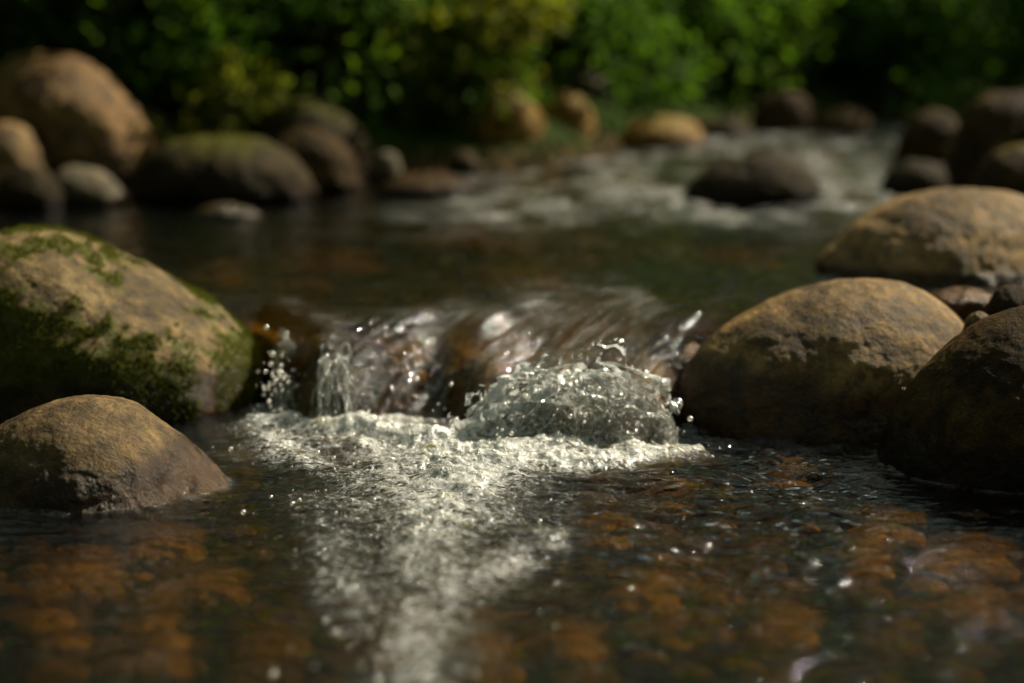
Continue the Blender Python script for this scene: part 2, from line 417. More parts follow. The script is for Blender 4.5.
def water_foam(X, Y):
    t = (lip_y(X)-Y)/fall_w(X)
    lower = sstep(.9, 1.15, t)
    F = trail_field(X, Y)*lower
    m = rapids(X, Y)
    F = F + m*.42*sstep(.45, 1.1, ridged(X*3.2, Y*4.5, 15.0, 3)+.55*fbm(X*9, Y*14, 2.0, 3)+.12)
    # thread of white along the mossy boulder and a curl on the lip
    F = F + .5*np.exp(-((X+.395)/.018)**2-((Y-3.06)/.07)**2)
    return np.clip(F, 0, 1.15)
def water_veil(X, Y):
    # pale threads painted down the fall in place of sky reflections
    t = (lip_y(X)-Y)/fall_w(X)
    fall = sstep(-1.3, -.2, t)*sstep(1.3, .9, t)
    ca, sa = math.cos(R(32)), math.sin(R(32))
    A = X*ca - Y*sa; B = X*sa + Y*ca
    wob = .02*fbm(X*6, Y*6, 2.0, 2)
    th = sstep(.2, .8, ridged((A+wob)*80, B*5, 2.0, 2, .7)) * (.2+.8*sstep(-.3, .4, fbm(X*11, Y*9, 14.0, 3)))
    return np.clip((.22+.05*sstep(-.2, .05, X))*th*fall*sstep(-.40, -.36, X)*sstep(.27, .23, X) + .10*trail_field(X, Y)*sstep(.9, 1.15, t) + .30*meniscus(X, Y)**2*sstep(-.2, .5, fbm(X*30, Y*30, 5.0, 2)+.2) + rapids(X, Y)*(.0+.62*sstep(.1, .95, fbm(X*5, Y*9, 17.0, 4, .6)*1.6+.45*ridged(X*2.5, Y*5, 19.0, 2))), 0, .6)
def water_depth(X, Y): return np.clip(level(X, Y)-bed(X, Y), .005, .5)*2.0
def water_chop(X, Y):
    t = (lip_y(X)-Y)/fall_w(X)
    return .55+.25*sstep(-1.2, .3, t)*(1-.6*sstep(-.25, -.45, X)) - .55*sstep(.42, .56, X)*sstep(1, 1.3, t)*sstep(2.15, 2.35, Y)
wx = axis([(-6, .25), (-2, .03), (-.9, .008), (-.72, .004), (-.5, .0028), (.36, .005), (.95, .02), (2.2, .1), (6, .1)])
wy = axis([(.6, .05), (1.5, .006), (1.9, .0035), (2.6, .0028), (2.75, .0035), (3.24, .007), (3.8, .02), (5.5, .03), (8.5, .3), (10, .3)])

# ------------------------------------------------------------------ rocks
def build_rock(name, label, cat, outline, yc, depth, mat, seed, sub=7, amp=1.0, level_z=0.0, wet=.03, moss=None, group=None, centre=None, lean=0.0, power=1.0, splash=None):
    """outline: silhouette points (x, z) in metres in the vertical plane y = yc."""
    P = np.array(outline, float)
    cx, cz = centre if centre else ((P[:, 0].min()+P[:, 0].max())/2, P[:, 1].min()+.30*(P[:, 1].max()-P[:, 1].min()))
    a = np.arctan2(P[:, 1]-cz, P[:, 0]-cx); r = np.hypot(P[:, 0]-cx, P[:, 1]-cz)
    o = np.argsort(a); a, r = a[o], r[o]
    g = np.linspace(-math.pi, math.pi, 721)[:-1]
    rr = np.interp(g, np.r_[a-2*math.pi, a, a+2*math.pi], np.r_[r, r, r])
    k = np.exp(-(np.arange(-24, 25)/9.0)**2); k /= k.sum()
    rr = np.convolve(np.r_[rr[-24:], rr, rr[:24]], k, 'valid')
    U, F = ico(sub)
    ang = np.arctan2(U[:, 2], U[:, 0]); rad = np.hypot(U[:, 0], U[:, 2])**power
    Rr = np.interp(ang, np.r_[g, math.pi], np.r_[rr, rr[0]])
    V = np.stack([np.cos(ang)*rad*Rr, U[:, 1]*depth, np.sin(ang)*rad*Rr], 1)
    V[:, 1] += lean*V[:, 2]
    s = max(.02, rr.mean())
    q = V/s
    sd = seed*7.31
    disp = (.075*fbm(q[:, 0]*1.3+sd, q[:, 1]*1.3, q[:, 2]*1.3, 2)
            + .030*fbm(q[:, 0]*3.7, q[:, 1]*3.7+sd, q[:, 2]*3.7, 3)
            + .011*fbm(q[:, 0]*12, q[:, 1]*12, q[:, 2]*12+sd, 4, .62))
    # a few shallow chipped facets
    ch = ridged(q[:, 0]*2.1+sd, q[:, 1]*2.1, q[:, 2]*2.6, 2)
    disp = disp - .03*np.clip(ch-.6, 0, 1)
    n = U*np.array([1, rr.mean()/depth, 1]); n /= np.linalg.norm(n, axis=1)[:, None]
    V = V + n*(disp*s*amp)[:, None]
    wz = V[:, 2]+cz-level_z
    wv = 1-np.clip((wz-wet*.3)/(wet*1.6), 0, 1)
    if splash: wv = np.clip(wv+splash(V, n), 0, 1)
    mo = moss(V, n) if moss else np.zeros(len(V))-1
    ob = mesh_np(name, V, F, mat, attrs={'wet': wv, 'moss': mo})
    ob.location = (cx, yc, cz)
    tag(ob, label, cat, group)
    return ob
def plane_pts(pts, yc): return [at_y(px, py, yc) for px, py in pts]
def hero(label, pts, yc, depth, mat, seed, low, **kw):
    P = plane_pts(pts, yc)
    x0, x1 = P[0][0], P[-1][0]; w = x1-x0
    P += [(x1-.03*w, low+.05), (x1-.2*w, low), (x0+.2*w, low), (x0+.03*w, low+.05)]
    return build_rock('boulder', label, 'boulder', P, yc, depth, mat, seed, sub=8, **kw)

# the big mossy boulder at the left of the fall
def mossA(V, n):
    q = V/.25
    return .60+1.1*fbm(q[:, 0]*2.6, q[:, 1]*2.6, q[:, 2]*2.6, 4) + .6*sstep(.0, -.2, V[:, 0])*sstep(.26, .14, V[:, 2]) - .18*sstep(.10, .17, V[:, 2])*sstep(-.1, .06, V[:, 0]) + .25*sstep(.18, .27, V[:, 0])
A_ = hero('large mossy boulder at the left end of the little waterfall',
     [(-120, 415), (-105, 330), (-50, 262), (0, 233), (40, 226), (80, 233), (130, 259), (182, 289), (224, 319), (250, 345), (265, 372), (269, 398), (262, 420)],
     3.19, .25, M_pale, 1, -.13, moss=mossA, wet=.05, amp=.7, power=.72, splash=lambda V, n: .55*sstep(.2, .34, V[:, 0])*sstep(.12, .0, V[:, 2])+.5*sstep(-.1, -.6, n[:, 1])*sstep(.1, -.02, V[:, 2]))
B_ = hero('small bare brown boulder in front of the large mossy one',
     [(-62, 520), (-45, 470), (0, 430), (40, 404), (85, 396), (125, 404), (165, 427), (200, 457), (222, 480), (234, 497), (228, 515)],
     2.53, .155, M_grey, 2, -.12, wet=.045, amp=.7, splash=lambda V, n: .5*sstep(.06, .17, V[:, 0]))
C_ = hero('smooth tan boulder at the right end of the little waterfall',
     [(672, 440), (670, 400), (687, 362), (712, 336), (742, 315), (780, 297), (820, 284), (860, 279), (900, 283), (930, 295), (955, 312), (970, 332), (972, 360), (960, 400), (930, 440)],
     3.0, .19, M_tan, 3, -.13, wet=.075, amp=.55, splash=lambda V, n: .75*sstep(.02, -.18, V[:, 0])*sstep(.16, .06, V[:, 2]))  # splash wetness and painted shade together darken its lower left
D_ = hero('tall speckled brown boulder cut by the right edge, nearest on that side',
     [(876, 495), (876, 470), (888, 430), (908, 396), (937, 361), (972, 332), (1007, 314), (1040, 305), (1080, 312), (1120, 342), (1150, 400), (1160, 480)],
     2.68, .21, M_umber, 4, -.13, wet=.05, amp=.6)
def mossE(V, n): return .15+.4*fbm(V[:, 0]*9, V[:, 1]*9, V[:, 2]*9, 3)+.25*sstep(.02, .2, V[:, 0])
E_ = hero('broad tan boulder standing in the upper pool behind the smooth one',
     [(816, 280), (813, 262), (836, 241), (870, 213), (900, 196), (940, 188), (980, 187), (1020, 194), (1060, 211), (1085, 250), (1085, 285)],
     3.68, .22, M_tan, 5, .0, level_z=DROP, moss=mossE, wet=.02, amp=.6)

for o_ in (B_, D_): foot_of(o_)
tag(sheet('water', wx, wy, water_z, M_water, {'foam': water_foam, 'chop': water_chop, 'veil': water_veil, 'depth': water_depth}), kind='structure')

def stone(name, label, cat, x0, x1, ytop, ybase, mat, seed, skew=0.0, moss=None, group=None, sub=6, dr=.75, sink=.05, wet=.03, amp=1.0, flat=2.2, ybk=0.0, zlev=None):
    """a stone seen between columns x0..x1, rows ytop..ybase, standing on water or ground at its foot"""
    xm = (x0+x1)/2
    p = at_water(xm, ybase) if zlev is None else np.array([*at_z(xm, ybase, zlev), zlev])
    hw = (x1-x0)/2/FPX*p[1]; depth = hw*dr
    yc = p[1]+depth*.8+ybk
    X0, _ = at_y(x0, ybase, yc); X1, _ = at_y(x1, ybase, yc); _, zt = at_y(xm, ytop, yc)
    z0 = p[2]-sink
    hw = (X1-X0)/2; cx = (X0+X1)/2
    pts = []
    for th in np.linspace(0, math.pi, 13):
        c, s_ = math.cos(th), math.sin(th)
        px_ = cx+hw*math.copysign(abs(c)**(2/flat), c)+skew*hw*s_**2
        pts.append((px_, p[2]-.01+(zt-p[2]+.01)*abs(s_)**(2/flat)))
    pts += [(cx-hw*.8, z0), (cx+hw*.8, z0)]
    return build_rock(name, label, cat, pts, yc, depth, mat, seed, sub=sub, level_z=p[2], wet=wet, moss=moss, group=group, amp=amp, centre=(cx, p[2]+.25*(zt-p[2])))
def top_moss(k): return lambda V, n: k-.45+.9*n[:, 2]+.35*fbm(V[:, 0]*11, V[:, 1]*11, V[:, 2]*11, 3)

GL, GR, GB, GS, GU = 'boulders along the left bank', 'boulders along the right bank', 'stones along the far bank', 'stones under the clear water', 'small stones beside the pool'
# left bank, front to back
stone('boulder', 'large warm brown boulder, tallest on the left bank', 'boulder', -24, 166, 50, 190, M_warm, 11, -.26, group=GL, sub=7, flat=2.0, ybk=.12)
stone('boulder', 'low mossy boulder with a green top, broadest on the left bank', 'boulder', 128, 318, 136, 206, M_dark, 12, -.1, top_moss(.42), GL, 7, flat=2.3)
stone('boulder', 'arched moss capped boulder behind the low mossy one', 'boulder', 246, 374, 99, 190, M_dark, 13, -.05, top_moss(.42), GL, 7, ybk=.25)
stone('boulder', 'grey brown boulder tucked in front of the arched mossy one', 'boulder', 262, 362, 128, 196, M_umber, 14, -.1, None, GL, 7, ybk=.02)
stone('boulder', 'small tan boulder at the left edge in front of the tallest one', 'boulder', -38, 48, 122, 190, M_tan, 15, .1, None, GL, 6)
stone('boulder', 'dark wet boulder low at the left edge beside a grey stone', 'boulder', -10, 66, 165, 212, M_dark, 16, 0, None, GL, 6)
stone('boulder', 'smooth grey stone at the water edge between dark boulders', 'boulder', 48, 128, 166, 208, M_slate, 17, -.2, None, GL, 6)
stone('boulder', 'pale grey slab leaning behind the low mossy boulder', 'boulder', 120, 190, 106, 185, M_slate, 18, -.3, None, GL, 6, ybk=.35)
stone('boulder', 'dark boulder half hidden behind the tallest left one', 'boulder', -60, 40, 66, 170, M_umber, 19, 0, None, GL, 6, ybk=.35)
stone('stone', 'small grey stone at the end of the arched mossy boulder', 'stone', 370, 404, 150, 184, M_slate, 20, 0, None, GL, 5)
stone('stone', 'flat wet slab lying just clear of the water near the bank', 'stone', 372, 476, 173, 199, M_umber, 21, .2, None, GL, 6, sink=.03)
stone('stone', 'thin grey stone barely breaking the calm pool', 'stone', 190, 262, 204, 218, M_slate, 22, 0, None, GL, 5, sink=.03)
stone('stone', 'pale pebble at the left edge low by the water', 'stone', -16, 12, 178, 207, M_tan, 23, 0, None, GL, 5)
# far bank
stone('boulder', 'brown boulder under the dark shrubs left of the ochre pair', 'boulder', 376, 424, 116, 158, M_warm, 31, .1, None, GB, 5, ybk=.2)
stone('boulder', 'flat brown boulder in deep shade beside the ochre pair', 'boulder', 412, 474, 117, 160, M_umber, 32, 0, None, GB, 5, ybk=.2)
stone('boulder', 'ochre boulder with a pale foot, left of the pair', 'boulder', 462, 550, 84, 160, M_ochre, 33, -.15, top_moss(.42), GB, 6)
stone('boulder', 'ochre lichen boulder, right of the pair on the far bank', 'boulder', 522, 598, 90, 157, M_ochre, 34, .1, top_moss(.4), GB, 6, ybk=.08)
stone('stone', 'small brown stone at the water edge below the ochre pair', 'stone', 444, 480, 150, 172, M_umber, 35, 0, None, GB, 5)
stone('boulder', 'low ochre boulder at the head of the riffle', 'boulder', 612, 706, 116, 150, M_ochre, 36, .1, top_moss(.45), GB, 5)
stone('boulder', 'dark brown boulder on the far bank below black shade', 'boulder', 748, 820, 91, 140, M_umber, 37, 0, None, GB, 5, ybk=.1)
stone('stone', 'brown stone at the far end of the riffle', 'stone', 808, 876, 108, 139, M_umber, 38, 0, None, GB, 5)
stone('stone', 'dull brown stone between the low ochre and dark brown ones', 'stone', 694, 756, 118, 143, M_dark, 39, 0, None, GB, 5)
stone('stone', 'flat dark stone awash in the upper riffle', 'stone', 738, 800, 148, 162, M_dark, 40, 0, None, GB, 5, sink=.03)
# middle and right bank
stone('boulder', 'lone dark boulder in the middle of the riffle', 'boulder', 680, 820, 155, 209, M_dark, 41, .15, top_moss(-.2), GR, 7, wet=.04)
stone('boulder', 'big dark boulder at the right edge, tallest on that bank', 'boulder', 944, 1085, 90, 196, M_umber, 42, 0, None, GR, 7, flat=2.5)
stone('boulder', 'rounded brown boulder at the left shoulder of the big dark one', 'boulder', 894, 968, 110, 170, M_umber, 43, 0, None, GR, 6)
stone('boulder', 'olive mossy boulder at the right edge above the broad tan one', 'boulder', 966, 1080, 144, 214, M_umber, 44, 0, top_moss(.15), GR, 6)
stone('boulder', 'low dark boulder in white water above the broad tan one', 'boulder', 878, 956, 160, 200, M_dark, 45, 0, None, GR, 6)
# between the right hand boulders
stone('stone', 'small round stone wedged between the smooth and speckled boulders', 'stone', 960, 996, 311, 345, M_tan, 51, 0, None, GU, 6, zlev=DROP)
stone('stone', 'dark wet stone at the right edge above the speckled boulder', 'stone', 980, 1048, 284, 330, M_dark, 52, 0, None, GU, 6, zlev=DROP)
stone('stone', 'low reddish stone at the foot of the broad tan boulder', 'stone', 916, 1004, 288, 312, M_bed, 53, 0, None, GU, 6, zlev=DROP, wet=.1)

# ledge stones under the sliding water
def ledge(label, x, y, z, hw, hh, dp, mat, seed):
    pts = [(x+hw*math.cos(t), z+hh*math.sin(t)) for t in np.linspace(0, 2*math.pi, 24, endpoint=False)]
    return build_rock('ledge_stone', label, 'stone', pts, y, dp, mat, seed, sub=6, level_z=.4, wet=.02, group='stones the waterfall slides over', centre=(x, z))
def ledge_at(label, px, py, hwpx, hhpx, dp, seed, back=.05):
    p = at_water(px, py); k = p[1]/FPX
    return ledge(label, p[0], p[1]+back, p[2]-hhpx*k*.62-.012, hwpx*k, hhpx*k, dp, M_bed, seed)
ledge_at('orange brown stone under the left end of the fall', 335, 345, 60, 26, .06, 61)
ledge_at('dark orange stone under the middle of the fall', 455, 372, 60, 26, .06, 62)
ledge_at('brown stone under the lip beside the smooth tan boulder', 690, 345, 44, 30, .08, 63)

# stones lying on the bed, seen through the water
def bed_stone(label, px, py, wpx, hpx, seed, zlev, dep=.05, mat=None):
    x, y = at_z(px, py, zlev-dep); k = y/FPX
    hw = wpx/2*k; dpt = max(.02, hpx/2*k/ (H-zlev)*y*.8); hh = min(hw, dpt)*.34
    pts = [(x+hw*math.cos(t), zlev-dep+hh*math.sin(t)) for t in np.linspace(0, 2*math.pi, 24, endpoint=False)]
    return build_rock('submerged_stone', label, 'stone', pts, y, dpt, mat or M_bed, seed, sub=6, level_z=-1, wet=.01, group=GS, centre=(x, zlev-dep), amp=2.4, power=.8)
BS = [
 ('orange flat stone under water just below the speckled boulder', 885, 540, 86, 24),
 ('pale topped orange stone under water at the lower right', 866, 574, 58, 24),
 ('long orange stone under water reaching the right edge', 965, 572, 110, 34),
 ('small orange stone under water beside the long one', 925, 588, 50, 18),
 ('broad orange stone under water in the lower right corner', 966, 620, 96, 36),
 ('orange stone under water cut by the right edge', 1030, 606, 60, 34),
 ('thin reddish stone under ripples in front of the smooth tan boulder', 780, 487, 70, 10),
 ('brown stone under ripples right of the foam', 664, 512, 66, 14),
 ('brown stone under ripples close to the foam edge', 606, 545, 60, 18),
 ('tawny stone under blurred ripples at the bottom', 780, 640, 84, 30),
 ('dim stone under blurred ripples below the foam tail', 640, 605, 90, 30),
 ('rusty stone under blurred ripples at the bottom centre', 560, 655, 100, 34),
 ('rusty slab under still water below the small bare boulder', 70, 548, 130, 28),
 ('orange stone under still water right of the rusty slab', 165, 556, 90, 26),
 ('broad amber stone under still water at the lower left', 80, 588, 110, 38),
 ('amber stone under still water nearer the foam', 200, 598, 110, 34),
 ('yellow stone under still water in the lower left corner', 66, 644, 70, 18),
 ('brown stone under still water at the bottom left', 150, 670, 120, 30),
 ('dim brown stone under the water left of the foam tail', 270, 650, 90, 30),
 ('rust stone in the shallows beside the small bare boulder', 236, 455, 60, 18),
]
for i, (lb, px, py, w, h) in enumerate(BS): bed_stone(lb, px, py, w, h, 70+i, 0.0)
def scatter_stones():
    kept = [(*at_z(px, py, -.05), w/2/FPX*2.2) for _, px, py, w, h in BS]
    tries = 0; k = 0
    while k < 70 and tries < 4000:
        tries += 1
        px, py = random.uniform(-20, 1044), random.uniform(470, 690)
        if 250 < px < 560 and py < 640: continue
        w = random.uniform(26, 80)*(.55+(py-470)/220*.75)
        x, y = at_z(px, py, -.05); r = w/2/FPX*y
        if (px < 240 and py < 530) or (px > 850 and py < 520): continue
        if any(math.hypot(x-a, (y-b)*1.2) < (r+c)*.86 for a, b, c in kept): continue
        kept.append((x, y, r)); k += 1
        side = 'plain brown stone among the stones under the water on the right' if px > 560 else 'plain brown stone among the stones under the water on the left' if px < 260 else 'plain brown stone under the tail of the foam'
        bed_stone(side, px, py, w, w*random.uniform(.28, .42), 150+k, 0.0, .058, M_bed_dull if random.random() < .7 else M_bed)
scatter_stones()
US = [('amber stone under the calm upper pool behind the fall', 300, 289, 66, 10), ('long amber stone under the calm pool farther back', 330, 270, 120, 10),
      ('brown stone under the upper pool behind the lip', 520, 288, 110, 12), ('brown stone under the upper pool beside the mossy boulder', 215, 282, 70, 12),
      ('dim brown stone under the middle of the upper pool', 470, 250, 120, 10), ('dim stone under the upper pool before the broad tan boulder', 730, 268, 120, 12)]
for i, (lb, px, py, w, h) in enumerate(US): bed_stone(lb, px, py, w, h, 100+i, DROP, .045)

# ------------------------------------------------------------------ moss strands on the big boulder
def moss_strands(parent):
    me = parent.data; n = len(me.vertices)
    co = np.empty(n*3, np.float32); me.vertices.foreach_get('co', co); co = co.reshape(-1, 3)
    no = np.empty(n*3, np.float32); me.vertices.foreach_get('normal', no); no = no.reshape(-1, 3)
    mo = np.empty(n, np.float32); me.attributes['moss'].data.foreach_get('value', mo)
    d = mo+.55*fbm(co[:, 0]*40, co[:, 1]*40, co[:, 2]*40, 3)
    cand = np.where((d > .55) & (co[:, 1] < .08) & (co[:, 2] > -.12))[0]
    pick = rng.choice(cand, min(34000, len(cand)), replace=False)
    P, N = co[pick], no[pick]
    L = rng.uniform(.004, .011, len(pick))[:, None]
    D = N+rng.normal(0, .55, P.shape)+np.array([0, 0, -.45]); D /= np.linalg.norm(D, axis=1)[:, None]
    S = np.cross(D, rng.normal(size=P.shape)); S /= np.linalg.norm(S, axis=1)[:, None]
    w = .0012
    V = np.stack([P-S*w-N*.0005, P+S*w-N*.0005, P+D*L], 1).reshape(-1, 3)
    F = np.arange(len(V)).reshape(-1, 3)
    o = mesh_np('moss', V, F, M_moss, parent, smooth=False)
moss_strands(A_)

# ------------------------------------------------------------------ white water: splash and droplets
def blobs(cent, rad, stretch=None, sub=1):
    U, F = ico(sub); n = len(cent)
    S = np.ones((n, 3)) if stretch is None else stretch
    V = cent[:, None, :]+U[None]*rad[:, None, None]*S[:, None, :]
    return V.reshape(-1, 3), (F[None]+(np.arange(n)*len(U))[:, None, None]).reshape(-1, 3)
def ribbons(paths, radii):
    """round strands: paths (n, k, 3), radii (n, k)"""
    n, k, _ = paths.shape; m = 6
    T = np.gradient(paths, axis=1); T /= np.linalg.norm(T, axis=2)[..., None]+1e-9
    ref = np.array([.31, .9, .12]); S = np.cross(T, ref); S /= np.linalg.norm(S, axis=2)[..., None]+1e-9
    Q = np.cross(T, S)
    th = np.arange(m)/m*2*math.pi
    V = paths[:, :, None, :]+radii[:, :, None, None]*(S[:, :, None, :]*np.cos(th)[None, None, :, None]+Q[:, :, None, :]*np.sin(th)[None, None, :, None])
    i = np.arange(n)[:, None, None]*k*m+np.arange(k-1)[None, :, None]*m
    a = i+np.arange(m)[None, None]; b = i+((np.arange(m)+1) % m)[None, None]
    F = np.stack([a, b, b+m, a+m], -1).reshape(-1, 4)
    return V.reshape(-1, 3), F
sx, sy = at_z(574, 452, 0.0)
def splash_dome():
    U, F0 = ico(7)
    Vs, Fs, As, off = [], [], [], 0
    for k, (sc_, seed) in enumerate(((.96, 0.0), (.72, 13.0), (.74, 29.0), (1.12, 41.0))):
        q = U
        az = np.arctan2(q[:, 1], q[:, 0]); pol = np.arccos(np.clip(q[:, 2], -1, 1))
        stk = ridged(az*3.0+.5*np.sin(pol*2)+seed, pol*1.1, seed, 3, .55)           # water flung outward from the crest
        d = (.52*fbm(q[:, 0]*2.1+seed, q[:, 1]*1.9, q[:, 2]*1.9, 3)+.13*stk
             +.07*fbm(q[:, 0]*8, q[:, 1]*8, q[:, 2]*6+seed, 3, .5))
        V = U*np.array([.128, .066, .104])*sc_*(1+d)[:, None]
        V[:, 0] += .10*np.clip(V[:, 2], 0, 1)
        # tear the sheet open: lacy holes, wider towards the crest and in the outer shell
        h = .45+.55*stk+.75*fbm(q[:, 0]*3.2+seed, q[:, 1]*3.2, q[:, 2]*2.6, 3)+.22*fbm(q[:, 0]*12, q[:, 1]*12+seed, q[:, 2]*9, 2)
        thr = (.50, .30, .26, .80)[k]+.18*sstep(.3, 1.0, q[:, 2])
        keep = (U[:, 2] > -.2) & (h > thr)
        idx = -np.ones(len(U), int); idx[keep] = np.arange(keep.sum())
        F = idx[F0[keep[F0].all(1)]]
        rim = sstep(.45, .0, h-thr)                                     # the torn rims are thick and white
        fm = .05+.34*rim+.34*sstep(-.1, .7, stk)+.55*sstep(.35, -.05, U[:, 2])+.28*sstep(.2, -.8, U[:, 0])+.2*sstep(.5, .95, U[:, 2])
        V = V+np.array([(-.010, -.040, .008, -.012)[k], (0, -.012, .006, 0)[k], 0])
        Vs.append(V[keep]); Fs.append(F+off); As.append(fm[keep]); off += keep.sum()
    o = mesh_np('splash', np.concatenate(Vs), np.concatenate(Fs), M_splash, attrs={'foam': np.concatenate(As)})
    o.location = (sx, sy+.045, 0)
    tag(o, 'white splash heaped up where the fall meets the pool', 'splash', kind='stuff')
splash_dome()
def splash_strands():
    # short threads of water clinging to and torn off the heap
    n, k = 300, 12
    t = np.linspace(0, 1, k)
    az = rng.uniform(-math.pi, .15*math.pi, n); pol = np.arccos(rng.uniform(.0, 1, n))
    ln = rng.uniform(.3, 1.0, n); hd = rng.normal(0, .45, n)
    po = pol[:, None]+ln[:, None]*t*np.cos(hd)[:, None]+.08*np.sin(t*8+rng.uniform(0, 6, n)[:, None])
    aa = az[:, None]+ln[:, None]*t*np.sin(hd)[:, None]*1.2+.10*np.sin(t*7+rng.uniform(0, 6, n)[:, None])
    off = 1+rng.uniform(-.06, .20, n)[:, None]+.12*rng.random(n)[:, None]*t
    P = np.stack([np.sin(po)*np.cos(aa)*.122*off, np.sin(po)*np.sin(aa)*.060*off, np.cos(po)*.104*off], -1)
    P += np.array([sx, sy+.045, 0]); P[..., 0] += .10*np.clip(P[..., 2], 0, 1)
    rd = (rng.gamma(2, .00045, n)[:, None]+.0004)*(.5+.8*np.abs(np.sin(t*rng.uniform(4, 14, n)[:, None]+rng.uniform(0, 6, n)[:, None])))*np.sin(math.pi*(.06+.88*t))
    # falling strings at the left end, between the mossy boulder and the ledge
    n2 = 170
    def lx(px): return (px-512)/FPX*3.02
    cx_ = np.where(rng.random(n2) < .5, rng.normal(lx(281), .010, n2), rng.normal(lx(335), .009, n2))
    P2 = np.zeros((n2, k, 3))
    top = rng.uniform(.03, .115, n2)
    P2[..., 0] = cx_[:, None]+rng.normal(0, .012, n2)[:, None]*t+.004*np.sin(t*9+rng.uniform(0, 6, n2)[:, None])
    P2[..., 1] = (lip_y(cx_)-.55*fall_w(cx_)+rng.normal(0, .012, n2))[:, None]-.04*t
    P2[..., 2] = top[:, None]*(1-t**1.6)-.01*t
    rd2 = rng.uniform(.0007, .0022, n2)[:, None]*(.5+.8*np.abs(np.sin(t*rng.uniform(5, 14, n2)[:, None]+rng.uniform(0, 6, n2)[:, None])))
    V, F = ribbons(np.concatenate([P, P2]), np.concatenate([rd, rd2]))
    o = mesh_np('water_strands', V, F, M_splash, attrs={'foam': np.full(len(V), .55)})
    tag(o, 'torn strands of falling and leaping water along the fall', 'splash', kind='stuff')
splash_strands()
def droplets():
    cs, rs = [], []
    def add(c, r): cs.append(c); rs.append(r)
    n = 420
    p = np.stack([sx+rng.normal(0, .06, n), sy+rng.normal(.02, .035, n), np.abs(rng.normal(.05, .045, n))], 1); add(p, rng.gamma(1.5, .0008, n)+.0003)
    n = 190
    px = np.where(rng.random(n) < .5, rng.normal(-.355, .014, n), rng.normal(-.272, .02, n))
    add(np.stack([px, rng.normal(2.97, .025, n), np.abs(rng.normal(.055, .035, n))], 1), rng.gamma(2.0, .0007, n)+.0005)
    n = 12
    add(np.stack([rng.normal(-.085, .012, n), rng.normal(2.85, .03, n), np.abs(rng.normal(.03, .025, n))], 1), rng.gamma(2, .0008, n)+.0006)
    # beads riding on the foam
    m = 60000
    X = rng.uniform(-.5, .35, m); Y = rng.uniform(1.55, 2.98, m)
    f = trail_field(X, Y); f = f*sstep(.95, 1.15, (lip_y(X)-Y)/fall_w(X))
    f = f*(.4+.9*np.clip(fbm(X*20, Y*20, 2.0, 3)+.3, 0, 1))
    k = rng.random(m) < f*.09
    X, Y = X[k], Y[k]
    Z = water_z(X, Y)+rng.exponential(.0035, len(X))
    add(np.stack([X, Y, Z], 1), rng.gamma(2, .0004, len(X))+.0004)
    # fat sunlit beads tossed up ahead of the foam, nearest the viewer
    m = 110
    Y = rng.uniform(1.62, 2.45, m); X = -.09+rng.normal(0, 1, m)*(.05+.06*(Y-1.6)/.8)
    add(np.stack([X, Y, water_z(X, Y)+rng.exponential(.006, m)], 1), rng.gamma(1.8, .0005, m)+.0004)
    V, F = blobs(np.concatenate(cs), np.concatenate(rs), sub=2)
    o = mesh_np('water_droplets', V, F, M_drop)
    tag(o, 'sunlit droplets leaping off the foam and splash', 'droplets', kind='stuff')
droplets()

# ------------------------------------------------------------------ shrubs on the banks
def leaves(cent, nrm_bias, size, n, spread, seed):
    """n folded leaves scattered round clump centres (cent: (k, 3), spread: (k,))"""
    r = np.random.default_rng(seed)
    k = r.integers(0, len(cent), n)
    d = r.normal(size=(n, 3)); d /= np.linalg.norm(d, axis=1)[:, None]
    P = cent[k]+d*(r.random(n)**.45*spread[k])[:, None]*np.array([1, 1, .72])
    T = d*.8+r.normal(0, .5, (n, 3))+np.array([0, -.15, -.35]); T /= np.linalg.norm(T, axis=1)[:, None]
    up = np.array([0, -.1, 1.0])+r.normal(0, .45, (n, 3)); S = np.cross(T, up); S /= np.linalg.norm(S, axis=1)[:, None]
    N = np.cross(S, T)
    L = (size*r.uniform(.6, 1.3, n))[:, None]; W = L*.27
    V = np.stack([P, P+T*L*.45+S*W+N*L*.09, P+T*L, P+T*L*.45-S*W+N*L*.09], 1).reshape(-1, 3)
    i = np.arange(n)*4
    F = np.concatenate([np.stack([i, i+1, i+2], 1), np.stack([i, i+2, i+3], 1)])
    return V, F
def shrub(label, x, y, h, w, mat, seed, n=3500, leaf=.075, clumps=26, name='shrub', group='shrubs on the far bank', lean=(0, 0)):
    r = np.random.default_rng(seed)
    z = float(bed(np.float64(x), np.float64(y)))
    root = tag(empty(name, (x, y, z-.02)), label, 'shrub', group)
    c, s = [], []
    for i in range(clumps):
        a = r.uniform(0, 2*math.pi); q = r.uniform(.12, 1)
        rr = w*(r.random()**.5)*(1-.55*max(0, q-.5)*2*.8)
        c.append((math.cos(a)*rr+lean[0]*q, math.sin(a)*rr*.8+lean[1]*q, h*q)); s.append(r.uniform(.16, .34)*min(1, .5+w*.5))
    c, s = np.array(c), np.array(s)
    V, F = leaves(c, None, leaf, n, s, seed)
    mesh_np('foliage', V, F, mat, root, smooth=False)
    k = 9; t = np.linspace(0, 1, k)
    P = np.zeros((clumps, k, 3))
    b0 = r.normal(0, .05, (clumps, 2))
    for j in range(2): P[..., j] = b0[:, None, j]*(1-t)+(c[:, None, j]-b0[:, None, j])*t**1.7
    P[..., 2] = c[:, None, 2]*t**.8
    P += r.normal(0, .012, P.shape)*(t*(1-t)*4)[None, :, None]
    V, F = ribbons(P, np.broadcast_to(np.linspace(.016, .004, k), (clumps, k))*(.7+.3*h))
    mesh_np('stems', V, F, M_bark, root)
    return root
D_, Md, Ml = M_leaf_dark, M_leaf_mid, M_leaf_sunlit
